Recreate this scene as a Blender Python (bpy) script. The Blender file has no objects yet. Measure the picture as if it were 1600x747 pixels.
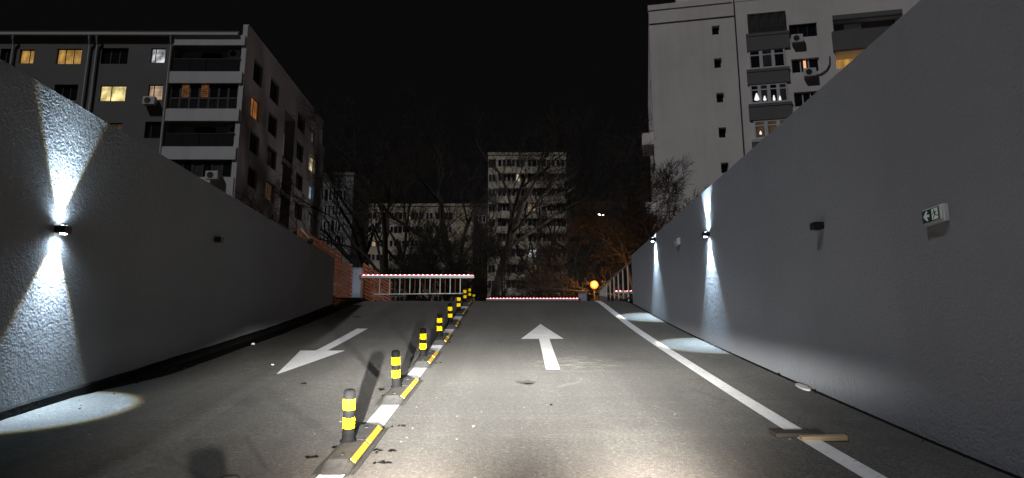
import bpy, bmesh, math, random
import numpy as np
from mathutils import Vector, Matrix
random.seed(7)
S = bpy.context.scene
COL = S.collection
R = math.radians

# ------------------------------------------------------------------ camera
CAM_Z, PITCH, YAW, FPX = -1.73, R(10.7), R(-0.17), 1020.0
cd = bpy.data.cameras.new('camera'); cam = bpy.data.objects.new('camera', cd); COL.objects.link(cam)
cam.location = (0, 0, CAM_Z); cam.rotation_euler = (R(90) + PITCH, 0, YAW)
cd.sensor_width = 36; cd.lens = 36 * FPX / 1600; cd.clip_start = .05; cd.clip_end = 3000
S.camera = cam
# ------------------------------------------------------------------ world, moon-like city glow, exposure
W = bpy.data.worlds.new('World'); S.world = W; W.use_nodes = True
wn = W.node_tree.nodes; wl = W.node_tree.links
bg = wn['Background']; bg.inputs['Strength'].default_value = 1.0
sky = wn.new('ShaderNodeTexSky'); sky.sky_type = 'NISHITA'; sky.sun_disc = False
sky.sun_elevation = R(50); sky.sun_rotation = R(-128)
smul = wn.new('ShaderNodeMixRGB'); smul.blend_type = 'MULTIPLY'; smul.inputs[0].default_value = 1
smul.inputs[2].default_value = (.00010, .00009, .00008, 1)
wl.new(sky.outputs[0], smul.inputs[1])
sadd = wn.new('ShaderNodeMixRGB'); sadd.blend_type = 'ADD'; sadd.inputs[0].default_value = 1
sadd.inputs[2].default_value = (.0027, .0026, .0029, 1)
wl.new(smul.outputs[0], sadd.inputs[1]); wl.new(sadd.outputs[0], bg.inputs['Color'])
sd = bpy.data.lights.new('sun', 'SUN'); so = bpy.data.objects.new('sun', sd); COL.objects.link(so)
SUN_DIR = Vector((-.43, -.42, .78))
so.rotation_euler = SUN_DIR.to_track_quat('Z', 'Y').to_euler()
sd.energy = .90; sd.angle = R(3); sd.color = (.95, .96, 1.0)
S.view_settings.view_transform = 'Standard'; S.view_settings.look = 'None'
S.view_settings.exposure = 0; S.view_settings.gamma = 1
S.cycles.use_denoising = True
S.cycles.denoiser = 'OPENIMAGEDENOISE'; S.cycles.denoising_input_passes = 'RGB_ALBEDO_NORMAL'; S.cycles.denoising_prefilter = 'ACCURATE'
S.cycles.sample_clamp_indirect = 4
S.cycles.max_bounces = 6

# ------------------------------------------------------------------ measuring helpers (pixels of the photograph -> metres)
def _rz(v):
    c, s = math.cos(YAW), math.sin(YAW)
    return Vector((c*v[0]-s*v[1], s*v[0]+c*v[1], v[2]))
RX = _rz((1, 0, 0)); FW = _rz((0, math.cos(PITCH), math.sin(PITCH))); UP = _rz((0, -math.sin(PITCH), math.cos(PITCH)))
def ray(x, y): return RX*((x-800)/FPX) + UP*((373.5-y)/FPX) + FW
def on_plane(x, y, p, n):
    c = Vector((0, 0, CAM_Z)); d = ray(x, y); p = Vector(p); n = Vector(n)
    return c + d*((p-c).dot(n)/d.dot(n))
def at_y(x, y, Y): return on_plane(x, y, (0, Y, 0), (0, 1, 0))
def at_x(x, y, X): return on_plane(x, y, (X, 0, 0), (1, 0, 0))

# ------------------------------------------------------------------ materials
MATS = {}
def mat(name, col=(.5, .5, .5), rough=.7, metal=0, emit=None, es=0, spec=.5):
    if name in MATS: return MATS[name]
    m = bpy.data.materials.new(name); m.use_nodes = True
    b = m.node_tree.nodes['Principled BSDF']
    b.inputs['Base Color'].default_value = (*col, 1); b.inputs['Roughness'].default_value = rough
    b.inputs['Metallic'].default_value = metal
    b.inputs['Specular IOR Level'].default_value = spec
    if emit:
        b.inputs['Emission Color'].default_value = (*emit, 1); b.inputs['Emission Strength'].default_value = es
    MATS[name] = m; return m
class NT:
    def __init__(s, m): s.m = m; s.t = m.node_tree; s.b = s.t.nodes.get('Principled BSDF'); s.co = None
    def n(s, typ, **kw):
        o = s.t.nodes.new(typ)
        for k, v in kw.items(): setattr(o, k, v)
        return o
    def l(s, a, b): s.t.links.new(a, b)
    def coord(s, kind='Object'):
        if s.co is None: s.co = s.n('ShaderNodeTexCoord')
        return s.co.outputs[kind]
    def noise(s, scale, detail=4, rough=.6, vec=None, dist=0):
        o = s.n('ShaderNodeTexNoise'); o.inputs['Scale'].default_value = scale; o.inputs['Detail'].default_value = detail
        o.inputs['Roughness'].default_value = rough; o.inputs['Distortion'].default_value = dist
        s.l(vec or s.coord(), o.inputs['Vector']); return o.outputs['Fac']
    def scaled(s, v):
        o = s.n('ShaderNodeMapping'); o.inputs['Scale'].default_value = v; s.l(s.coord(), o.inputs['Vector']); return o.outputs[0]
    def ramp(s, fac, stops):
        o = s.n('ShaderNodeValToRGB'); e = o.color_ramp.elements
        while len(e) < len(stops): e.new(.5)
        for i, (p, c) in enumerate(stops):
            e[i].position = p; e[i].color = (*c, 1) if not isinstance(c, (int, float)) else (c, c, c, 1)
        s.l(fac, o.inputs[0]); return o.outputs[0]
    def mix(s, f, a, b, mode='MIX'):
        o = s.n('ShaderNodeMixRGB', blend_type=mode)
        for k, v in ((0, f), (1, a), (2, b)):
            if hasattr(v, 'links'): s.l(v, o.inputs[k])
            else: o.inputs[k].default_value = v if isinstance(v, (int, float)) else (*v, 1)
        return o.outputs[0]
    def math(s, op, a, b=0, c=None):
        o = s.n('ShaderNodeMath', operation=op)
        for k, v in enumerate((a, b) if c is None else (a, b, c)):
            if hasattr(v, 'links'): s.l(v, o.inputs[k])
            else: o.inputs[k].default_value = v
        return o.outputs[0]
    def bump(s, h, dist, strength=1, prev=None):
        o = s.n('ShaderNodeBump'); o.inputs['Distance'].default_value = dist; o.inputs['Strength'].default_value = strength
        s.l(h, o.inputs['Height'])
        if prev: s.l(prev, o.inputs['Normal'])
        return o.outputs[0]

def stucco(name, col, grain=55, depth=.006, var=.12, stain=.12, streak=True):
    m = mat(name, col, 1.0, spec=0); t = NT(m)
    big = t.noise(.35, 5, .6); vs = t.noise(1.0, 4, .6, t.scaled((.9, .9, .12)))
    fine = t.noise(grain, 5, .75)
    c = t.mix(t.ramp(big, [(.3, 0), (.75, 1)]), [x*(1-var) for x in col], [min(1, x*(1+var)) for x in col])
    if streak: c = t.mix(t.ramp(vs, [(.5, 0), (.8, stain)]), c, [x*.5 for x in col])
    c = t.mix(t.math('MULTIPLY', fine, .12), c, [x*.55 for x in col])
    t.l(c, t.b.inputs['Base Color'])
    h = t.math('ADD', t.noise(grain, 2, .5), t.math('MULTIPLY', t.noise(grain*.37, 2, .5), .9))
    t.l(t.bump(h, depth, 1), t.b.inputs['Normal'])
    return m
M_WALL = stucco('grey_stucco', (.232, .242, .268), 46, .0070, .10, .18)
M_WALL_L = stucco('grey_stucco_left', (.24, .243, .255), 46, .0075, .11, .2)

def asphalt():
    m = mat('asphalt', (.06, .06, .06), .85, spec=.35); t = NT(m)
    big = t.noise(.5, 5, .65, t.scaled((1, .5, 1))); mid = t.noise(3.2, 5, .7); fine = t.noise(140, 2, .7); sp = t.noise(48, 2, .6)
    c = t.mix(t.ramp(big, [(.3, 0), (.7, 1)]), (.080, .078, .076), (.125, .119, .110))
    c = t.mix(t.ramp(mid, [(.45, 0), (.75, .5)]), c, (.070, .068, .067))
    band = t.noise(1.0, 3, .6, t.scaled((.12, 3.2, 1)))
    c = t.mix(t.ramp(band, [(.52, 0), (.72, .35)]), c, (.155, .148, .136))
    c = t.mix(t.ramp(fine, [(.35, .55), (.52, 0)]), c, (.035, .035, .035))
    c = t.mix(t.ramp(fine, [(.55, 0), (.68, .55)]), c, (.23, .22, .20))
    g2 = t.noise(34, 4, .85)
    c = t.mix(t.ramp(g2, [(.34, .62), (.48, 0)]), c, (.030, .030, .030))
    c = t.mix(t.ramp(g2, [(.54, 0), (.68, .62)]), c, (.24, .23, .21))
    crk = t.n('ShaderNodeTexVoronoi', feature='DISTANCE_TO_EDGE'); crk.inputs['Scale'].default_value = .55
    wob = t.mix(.12, t.coord(), t.n('ShaderNodeTexNoise').outputs['Color']); t.l(wob, crk.inputs['Vector'])
    c = t.mix(t.math('MULTIPLY', t.ramp(crk.outputs[0], [(.002, .5), (.006, 0)]), t.ramp(big, [(.5, 0), (.6, 1)])), c, (.03, .03, .03))
    trk = t.noise(1.0, 3, .5, t.scaled((2.2, .05, 1)))
    c = t.mix(t.ramp(trk, [(.42, 0), (.66, .42)]), c, (.055, .053, .05))
    c = t.mix(t.ramp(sp, [(.70, 0), (.74, .6)]), c, (.30, .29, .265))
    st = t.noise(1.7, 6, .72, t.scaled((1, .8, 1)), 1.2)
    c = t.mix(t.ramp(st, [(.63, 0), (.72, .45)]), c, (.20, .193, .175))
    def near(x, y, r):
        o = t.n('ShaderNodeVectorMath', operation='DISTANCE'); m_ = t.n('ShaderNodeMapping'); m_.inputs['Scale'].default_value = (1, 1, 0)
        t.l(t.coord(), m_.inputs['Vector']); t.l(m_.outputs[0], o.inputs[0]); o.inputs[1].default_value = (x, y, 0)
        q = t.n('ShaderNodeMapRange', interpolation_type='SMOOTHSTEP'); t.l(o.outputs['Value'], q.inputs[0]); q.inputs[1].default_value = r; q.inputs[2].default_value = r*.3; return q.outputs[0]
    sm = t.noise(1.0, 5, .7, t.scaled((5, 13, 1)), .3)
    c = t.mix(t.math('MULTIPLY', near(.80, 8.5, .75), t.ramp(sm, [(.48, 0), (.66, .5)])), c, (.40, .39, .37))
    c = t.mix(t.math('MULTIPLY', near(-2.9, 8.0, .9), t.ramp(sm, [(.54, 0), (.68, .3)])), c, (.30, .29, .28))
    for ox, oy, r_ in ((.9, 5.6, .35), (-2.6, 6.2, .5), (1.5, 9.0, .5), (.1, 10.5, .6)):
        c = t.mix(t.math('MULTIPLY', near(ox, oy, r_), t.ramp(mid, [(.42, 0), (.6, .5)])), c, (.045, .043, .042))
    t.l(c, t.b.inputs['Base Color'])
    t.l(t.bump(t.math('ADD', fine, t.math('MULTIPLY', sp, .8)), .006, .8), t.b.inputs['Normal'])
    return m
M_ASPH = asphalt()
def rough_mat(name, a, b, scale=6, rough=.85, bump=.004, bs=40, spec=.4, metal=0):
    m = mat(name, a, rough, metal, spec=spec); t = NT(m)
    n1 = t.noise(scale, 5, .65)
    t.l(t.mix(t.ramp(n1, [(.35, 0), (.7, 1)]), a, b), t.b.inputs['Base Color'])
    if bump: t.l(t.bump(t.noise(bs, 3, .6), bump, .7), t.b.inputs['Normal'])
    return m
M_TAR = rough_mat('tar_strip', (.006, .006, .006), (.016, .015, .014), 5, 1, .02, 25, .05)
M_SOIL = rough_mat('soil', (.02, .022, .012), (.045, .04, .025), 1.5, .95, .03, 8)
def road_paint(name='road_paint'):
    m = mat(name, (.75, .76, .77), .7); t = NT(m)
    w = t.noise(22, 5, .75); w2 = t.noise(2.5, 4, .6); f = t.noise(130, 2, .7)
    c = t.mix(t.ramp(w2, [(.3, 0), (.8, .6)]), (.74, .75, .77), (.52, .52, .52))
    c = t.mix(t.ramp(w, [(.58, 0), (.68, .8)]), c, (.16, .155, .15))
    c = t.mix(t.ramp(f, [(.3, .5), (.45, 0)]), c, (.3, .3, .3))
    t.l(c, t.b.inputs['Base Color']); t.l(t.bump(f, .003, .6), t.b.inputs['Normal']); return m
M_PAINT = road_paint()
M_RUB = rough_mat('worn_rubber', (.022, .022, .023), (.048, .046, .044), 14, .75, .002, 90)
M_RUBD = rough_mat('black_rubber', (.004, .004, .0043), (.007, .007, .007), 12, .8, .001, 90, .04)
def retro(name, col, gain=.75):
    m = bpy.data.materials.new(name); m.use_nodes = True; t = NT(m); t.t.nodes.clear()
    out = t.n('ShaderNodeOutputMaterial'); d = t.n('ShaderNodeBsdfDiffuse'); g = t.n('ShaderNodeBsdfGlossy'); a = t.n('ShaderNodeMixShader')
    d.inputs[0].default_value = (*col, 1); g.inputs[0].default_value = (1, .70, .01, 1); g.inputs['Roughness'].default_value = .26
    geo = t.n('ShaderNodeNewGeometry'); t.l(geo.outputs['Incoming'], g.inputs['Normal'])
    n = t.noise(60, 3, .7)
    a.inputs[0].default_value = gain
    t.l(t.ramp(n, [(.3, gain*.6), (.6, gain)]), a.inputs[0])
    t.l(d.outputs[0], a.inputs[1]); t.l(g.outputs[0], a.inputs[2]); t.l(a.outputs[0], out.inputs[0]); return m
M_BAND = retro('yellow_retroreflector', (.27, .195, .002), .02)
M_STRIP = rough_mat('amber_strip', (.42, .25, .025), (.30, .18, .03), 25, .5, 0)
M_WHITE = rough_mat('white_enamel', (.82, .83, .85), (.72, .73, .75), 8, .4, 0)
M_BLUEG = rough_mat('pale_grey_enamel', (.50, .58, .72), (.44, .51, .64), 4, .45, 0)
M_RUST = rough_mat('rust_red_enamel', (.42, .16, .08), (.3, .1, .06), 20, .5, 0)
M_DARKM = mat('dark_metal', (.02, .02, .022), .45, .3)
M_STEEL = rough_mat('galvanised_steel', (.4, .4, .41), (.28, .27, .26), 12, .5, 0, metal=.6)
M_BLACKP = mat('black_plastic', (.012, .012, .013), .4)
M_WOOD = None
def wood(name, a, b, sc=(1, 8, 8)):
    m = mat(name, a, .7); t = NT(m)
    n = t.noise(3, 5, .65, t.scaled(sc), .6); oi = t.n('ShaderNodeObjectInfo')
    c = t.mix(t.ramp(n, [(.3, 0), (.7, 1)]), a, b)
    c = t.mix(t.math('MULTIPLY', oi.outputs['Random'], .45), c, [x*.45 for x in a])
    t.l(c, t.b.inputs['Base Color']); t.l(t.bump(n, .004, .6), t.b.inputs['Normal']); return m
M_SLAT = wood('stained_slat', (.85, .36, .16), (.70, .26, .11), (9, .6, 9))
M_PLANK = wood('raw_plank', (.42, .33, .2), (.27, .2, .115), (1.2, 14, 14))
M_PLANKD = wood('shade_toned_plank', (.05, .04, .03), (.028, .023, .018), (1.2, 14, 14))  # dark board: its shadow is put into the wood colour
M_BARK = rough_mat('bark', (.040, .034, .029), (.062, .053, .045), 6, .95, .01, 20, .1)
def emitm(name, col, s): return mat(name, (.5, .5, .5), .5, emit=col, es=s)
M_LENS = emitm('lamp_lens', (.82, .93, 1), 40)
M_LED = emitm('red_led', (1, .27, .30), 11)
M_SODIUM = emitm('sodium_globe', (1, .46, .075), 2.4); _t = NT(M_SODIUM)
_t.b.inputs['Base Color'].default_value = (.02, .015, .01, 1)
_lw = _t.n('ShaderNodeLayerWeight'); _lw.inputs[0].default_value = .5
_t.l(_t.ramp(_lw.outputs['Facing'], [(.12, (1, .38, .05)), (.5, (1, .27, .025)), (.95, (.5, .09, .005))]), _t.b.inputs['Emission Color'])
M_COOL = emitm('cool_lamp_head', (.92, .97, 1), 22)

# ------------------------------------------------------------------ object helpers
def link(name, me, m=None, parent=None):
    o = bpy.data.objects.new(name, me); COL.objects.link(o)
    if m and not me.materials: me.materials.append(m)
    if parent: o.parent = parent
    return o
def obj(name, bm, m, parent=None, smooth=False):
    me = bpy.data.meshes.new(name); bmesh.ops.recalc_face_normals(bm, faces=bm.faces[:]); bm.to_mesh(me); bm.free()
    if smooth:
        for p in me.polygons: p.use_smooth = True
    return link(name, me, m, parent)
def tag(o, label, cat, group=None):
    o['label'] = label; o['category'] = cat
    if group: o['group'] = group
    return o
def thing(name, label, cat, loc=(0, 0, 0), rz=0, group=None):
    o = bpy.data.objects.new(name, None); COL.objects.link(o); o.location = loc; o.rotation_euler = (0, 0, rz)
    o.empty_display_size = .2
    return tag(o, label, cat, group)
def struct(o): o['kind'] = 'structure'; return o
def dup(root, loc, rz=None, label=None):
    def cp(o, par):
        c = o.copy(); COL.objects.link(c); c.parent = par
        for ch in o.children: cp(ch, c)
        return c
    r = cp(root, None); r.location = loc
    if rz is not None: r.rotation_euler = (0, 0, rz)
    if label: r['label'] = label
    return r
def B(): return bmesh.new()
def box(bm, x0, x1, y0, y1, z0, z1, M=None):
    vs = [bm.verts.new((x, y, z)) for x in (x0, x1) for y in (y0, y1) for z in (z0, z1)]
    for f in ((0, 1, 3, 2), (4, 6, 7, 5), (0, 4, 5, 1), (2, 3, 7, 6), (0, 2, 6, 4), (1, 5, 7, 3)): bm.faces.new([vs[i] for i in f])
    if M:
        for v in vs: v.co = M @ v.co
    return vs
def bbox(x0, x1, y0, y1, z0, z1, bev=.005, seg=2):
    bm = B(); box(bm, x0, x1, y0, y1, z0, z1)
    bmesh.ops.bevel(bm, geom=bm.edges[:], offset=bev, segments=seg, affect='EDGES', profile=.7); return bm
def lathe(bm, prof, n=20, c=(0, 0, 0)):
    rings = []
    for r, z in prof:
        rings.append([bm.verts.new((c[0]+r*math.cos(2*math.pi*k/n), c[1]+r*math.sin(2*math.pi*k/n), c[2]+z)) for k in range(n)])
    for a, b in zip(rings, rings[1:]):
        for k in range(n): bm.faces.new((a[k], a[(k+1) % n], b[(k+1) % n], b[k]))
    bm.faces.new(rings[0][::-1]); bm.faces.new(rings[-1]); return bm
def tube(bm, pts, rad, n=8):
    pts = [Vector(p) for p in pts]; rings = []
    for i, p in enumerate(pts):
        d = (pts[min(i+1, len(pts)-1)]-pts[max(i-1, 0)]).normalized()
        a = d.orthogonal().normalized(); b = d.cross(a)
        r = rad[i] if isinstance(rad, (list, tuple)) else rad
        if rings:
            pa = (rings[-1][0].co-pts[i-1]); pa = (pa-d*pa.dot(d))
            if pa.length > 1e-6: a = pa.normalized(); b = d.cross(a)
        rings.append([bm.verts.new(p+a*r*math.cos(2*math.pi*k/n)+b*r*math.sin(2*math.pi*k/n)) for k in range(n)])
    for u, v in zip(rings, rings[1:]):
        for k in range(n): bm.faces.new((u[k], u[(k+1) % n], v[(k+1) % n], v[k]))
    bm.faces.new(rings[0][::-1]); bm.faces.new(rings[-1]); return bm

# ------------------------------------------------------------------ ramp profile (ground height along the ramp)
_GY = [-30, 0, 4.83, 6.73, 8.67, 10.54, 12.44, 14.41, 16.0, 16.8, 17.5, 18.2, 19, 20.5, 60]
_GZ = [-6.5, -3.00, -2.336, -2.035, -1.715, -1.403, -1.07, -.694, -.385, -.23, -.115, -.04, -.005, 0, 0]
TY = np.arange(-30, 46.01, .25); _raw = np.interp(TY, _GY, _GZ)
TZ = np.convolve(np.pad(_raw, 3, mode='edge'), [.05, .1, .2, .3, .2, .1, .05], 'valid'); TZ[:4] = _raw[:4]
def G(y): return float(np.interp(y, TY, TZ))
def slope(y): return (G(y+.4)-G(y-.4))/.8
def ys_between(a, b): return [a]+[float(y) for y in TY if a+1e-3 < y < b-1e-3]+[b]
def strip(bm, y0, y1, xl, xr, dz, cols=1, zl=None):
    """sheet that follows the ramp; xl, xr are functions of y"""
    prev = None
    for y in ys_between(y0, y1):
        row = [bm.verts.new((xl(y)+(xr(y)-xl(y))*k/cols, y, G(y)+dz)) for k in range(cols+1)]
        if prev:
            for k in range(cols): bm.faces.new((prev[k], prev[k+1], row[k+1], row[k]))
        prev = row
const = lambda c: (lambda y: c)
def lin(y0, x0, y1, x1): return lambda y: x0+(x1-x0)*(y-y0)/(y1-y0)

XL, XR = -4.28, 3.17          # inner faces of the two retaining walls
TOP_L, TOP_R = .775, 1.02
YEND_L, YEND_R = 15.75, 16.85

# ------------------------------------------------------------------ setting: road, gutters, ground
bm = B(); strip(bm, -30, 46, lambda y: (-3.95-.012*math.sin(y*2.1)-.006*math.sin(y*5.3))-.33*min(1, max(0, (7.6-y)/1.2)), const(3.09), 0, 6)
struct(obj('ramp_road', bm, M_ASPH))
bm = B(); strip(bm, -30, 17.0, const(XL-.02), const(-3.9), -.016); struct(obj('left_gutter', bm, M_TAR))
bm = B(); strip(bm, -30, 17.0, const(3.05), const(XR+.02), -.012); struct(obj('right_gutter', bm, M_TAR))
bm = B()
for x0, x1, y0, y1 in ((-14, -3.97, 17.2, 46), (3.08, 16, 17.2, 46)):
    v = [bm.verts.new((x, y, -.05 if y < 18 else -.004)) for x, y in ((x0, y0), (x1, y0), (x1, y0+2.5), (x1, y1), (x0, y1), (x0, y0+2.5))]
    bm.faces.new(v)
struct(obj('forecourt', bm, M_ASPH))
bm = B()
for x0, x1, y0, y1 in ((-900, XL-.29, -300, 17.2), (XR+.29, 900, -300, 17.2), (-900, -14, 17.2, 46), (16, 900, 17.2, 46), (-900, 900, 46, 1500)):
    bm.faces.new([bm.verts.new(p) for p in ((x0, y0, -.06), (x1, y0, -.06), (x1, y1, -.06), (x0, y1, -.06))])
struct(obj('ground', bm, M_SOIL))

# ------------------------------------------------------------------ retaining walls
def ret_wall(name, xa, xb, yend, top, m, label):
    bm = B(); ys = ys_between(-30, yend); rings = []
    for y in ys:
        zb = G(y)-.3; rings.append([bm.verts.new(p) for p in ((xa, y, zb), (xb, y, zb), (xb, y, top), (xa, y, top))])
    for a, b in zip(rings, rings[1:]):
        for k in range(4): bm.faces.new((a[k], a[(k+1) % 4], b[(k+1) % 4], b[k]))
    bm.faces.new(rings[0]); bm.faces.new(rings[-1][::-1])
    r = thing(name, label, 'wall', (0, 0, 0)); obj('wall_face', bm, m, r); return r
wl_ = ret_wall('retaining_wall', XL-.3, XL, YEND_L, TOP_L, M_WALL_L, 'dark grey stucco retaining wall on the left of the ramp with one lit lamp')
wr_ = ret_wall('retaining_wall', XR, XR+.3, YEND_R, TOP_R, M_WALL, 'grey stucco retaining wall on the right of the ramp, carrying exit signs')
bm = B()
prev = None
for y in ys_between(-30, YEND_L):
    z = G(y); h = .09+.003*math.sin(y*3.1)+.003*math.sin(y*9.7)
    row = [bm.verts.new(p) for p in ((XL+.035, y, z-.02), (XL+.03, y, z+h*.8), (XL-.01, y, z+h))]
    if prev:
        for k in range(2): bm.faces.new((prev[k], row[k], row[k+1], prev[k+1]))
    prev = row
obj('tar_upstand', bm, M_TAR, wl_)

# ------------------------------------------------------------------ road markings
def marking(name, pieces):
    bm = B()
    for y0, y1, xl, xr in pieces: strip(bm, y0, y1, xl, xr, .006)
    return struct(obj(name, bm, M_PAINT))
marking('centre_line', [(1.0, 20.9, const(-1.18), const(-1.02))])
marking('edge_line', [(-3, 21.5, lin(4.2, 2.15, 9.3, 2.20), lin(4.2, 2.30, 9.3, 2.35))])
marking('straight_arrow_marking', [(8.04, 10.8, lin(8.04, .435, 10.8, .475), lin(8.04, .605, 10.8, .645)),
        (10.8, 12.78, lin(10.8, .18, 12.78, .585), lin(10.8, .88, 12.78, .600))])
marking('oncoming_arrow_marking', [(9.55, 12.13, lin(9.55, -2.80, 12.13, -2.82), lin(9.55, -2.63, 12.13, -2.62)),
        (7.75, 9.55, lin(7.75, -2.71, 9.55, -3.02), lin(7.75, -2.69, 9.55, -2.38))])

# ------------------------------------------------------------------ lamp beams (direction profiles of real luminaires)
def beam_light(name, loc, direction, energy, color, build, size=.012, cone=R(170), up=None):
    l = bpy.data.lights.new(name, 'SPOT'); l.energy = energy; l.color = color; l.shadow_soft_size = size
    l.spot_size = cone; l.spot_blend = .05; l.use_soft_falloff = True; l.use_nodes = True
    o = bpy.data.objects.new(name, l); COL.objects.link(o); o.location = loc
    o.rotation_euler = Vector(direction).to_track_quat('-Z', 'Y').to_euler()
    t = NT(l); t.t = l.node_tree; e = t.t.nodes['Emission']
    tc = t.n('ShaderNodeTexCoord'); sp = t.n('ShaderNodeSeparateXYZ'); t.l(tc.outputs['Normal'], sp.inputs[0])
    build(t, e, sp.outputs); return o
def smooth(t, v, a, b):
    m = t.n('ShaderNodeMapRange', interpolation_type='SMOOTHSTEP'); t.l(v, m.inputs[0])
    m.inputs[1].default_value = a; m.inputs[2].default_value = b; return m.outputs[0]
def downlight(half):
    def f(t, e, xyz):
        c = t.math('ABSOLUTE', xyz[2])
        ang = t.math('MULTIPLY', t.math('ARCCOSINE', t.math('MINIMUM', c, 1.0)), 180/math.pi)
        core = smooth(t, ang, half+1.6, half-3.0)
        s = t.math('ADD', t.math('MULTIPLY', core, t.math('ADD', .55, t.math('MULTIPLY', smooth(t, ang, half, 4), .45))), t.math('MULTIPLY', smooth(t, ang, 78, half-2), .030))
        edge = t.math('MULTIPLY', smooth(t, ang, half-3.0, half-.4), smooth(t, ang, half+4.5, half+1.5))
        col = t.mix(edge, (.64, .84, 1.0), (.82, .80, .58))
        t.l(col, e.inputs['Color']); t.l(s, e.inputs['Strength'])
    return f
def headbeam(t, e, xyz):
    z = t.math('MAXIMUM', t.math('ABSOLUTE', xyz[2]), .02)
    el = t.math('DIVIDE', xyz[1], z); az = t.math('DIVIDE', xyz[0], z)
    kick = t.math('MULTIPLY', t.math('MAXIMUM', t.math('SUBTRACT', az, .05), 0), .30)
    d = t.math('SUBTRACT', el, kick)                       # height above the cut-off line
    low = t.math('ADD', el, t.math('MULTIPLY', t.math('MAXIMUM', t.math('SUBTRACT', t.math('MULTIPLY', az, -1), .40), 0), .32))
    cut = smooth(t, low, -.040, -.112)
    kicked = t.math('MULTIPLY', smooth(t, d, .0, -.06), .010)
    fall = t.math('POWER', 2.718, t.math('MULTIPLY', t.math('MINIMUM', t.math('ADD', el, .12), 0), 20))
    a2 = t.math('SUBTRACT', az, .03); aa = t.math('MULTIPLY', a2, a2)
    ex = lambda k: t.math('POWER', 2.718, t.math('MULTIPLY', aa, -k))
    left = t.math('ADD', t.math('MULTIPLY', ex(13), .66), t.math('MULTIPLY', ex(1.0), .34))
    isr = t.math('GREATER_THAN', a2, 0)
    side = t.math('ADD', t.math('MULTIPLY', ex(11.5), isr), t.math('MULTIPLY', left, t.math('SUBTRACT', 1, isr)))
    s = t.math('MULTIPLY', t.math('MULTIPLY', cut, side), t.math('ADD', fall, .015))
    leak = t.math('ADD', t.math('MULTIPLY', t.math('MULTIPLY', ex(28), smooth(t, el, .13, -.06)), .22), t.math('MULTIPLY', side, .0012))
    s = t.math('ADD', t.math('ADD', s, leak), t.math('MULTIPLY', kicked, side))
    col = t.mix(smooth(t, el, -.16, -.32), (1, .97, .90), (1, .88, .76))
    t.l(col, e.inputs['Color']); t.l(s, e.inputs['Strength'])
HS = .158
for hx in (-.69, .72):
    beam_light('car_headlight_beam', (hx, 1.9, G(1.9)+.62), (0, 1, HS), 24000, (1, 1, 1), headbeam, .016, R(150))

# ------------------------------------------------------------------ wall lamps
def wall_lamp(y, z, side, lit, label, half=(24.5, 27)):
    x = XL if side < 0 else XR; s = 1 if side < 0 else -1
    r = thing('wall_lamp', label, 'wall lamp', (x, y, z), 0, 'up and down lamps on the ramp walls')
    def bx(a, b): return (min(a*s, b*s), max(a*s, b*s))
    x0, x1 = bx(.012, .105)
    obj('housing', bbox(x0, x1, -.05, .05, -.036, .036, .006), M_DARKM, r)
    x0, x1 = bx(0, .014); obj('back_plate', bbox(x0, x1, -.042, .042, -.03, .03, .003), M_DARKM, r)
    for sz in (1, -1):
        lens = lathe(B(), [(.028, 0), (.030, .004*sz), (.026, .008*sz)], 20, (.06*s, 0, .033*sz))
        obj('lens', lens, M_LENS if lit else M_BLACKP, r)
        if lit:
            o = beam_light('wall_lamp_beam', (x+.06*s, y, z+.046*sz), (0, 0, sz), 850 if sz < 0 else 900, (1, 1, 1), downlight(half[0] if sz > 0 else half[1]), .014)
    return r
wall_lamp(6.06, -.50, -1, True, 'lit up and down lamp throwing two cones of light on the left wall')
wall_lamp(9.33, .02, -1, False, 'dark unlit box lamp halfway along the left wall')
wall_lamp(6.48, -.37, 1, False, 'dark unlit box lamp on the right wall, beside the nearer exit sign')
wall_lamp(10.2, .27, 1, True, 'lit up and down lamp in the middle of the right wall')
wall_lamp(14.0, .90, 1, True, 'lit lamp close under the top edge near the far end of the right wall')

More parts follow.
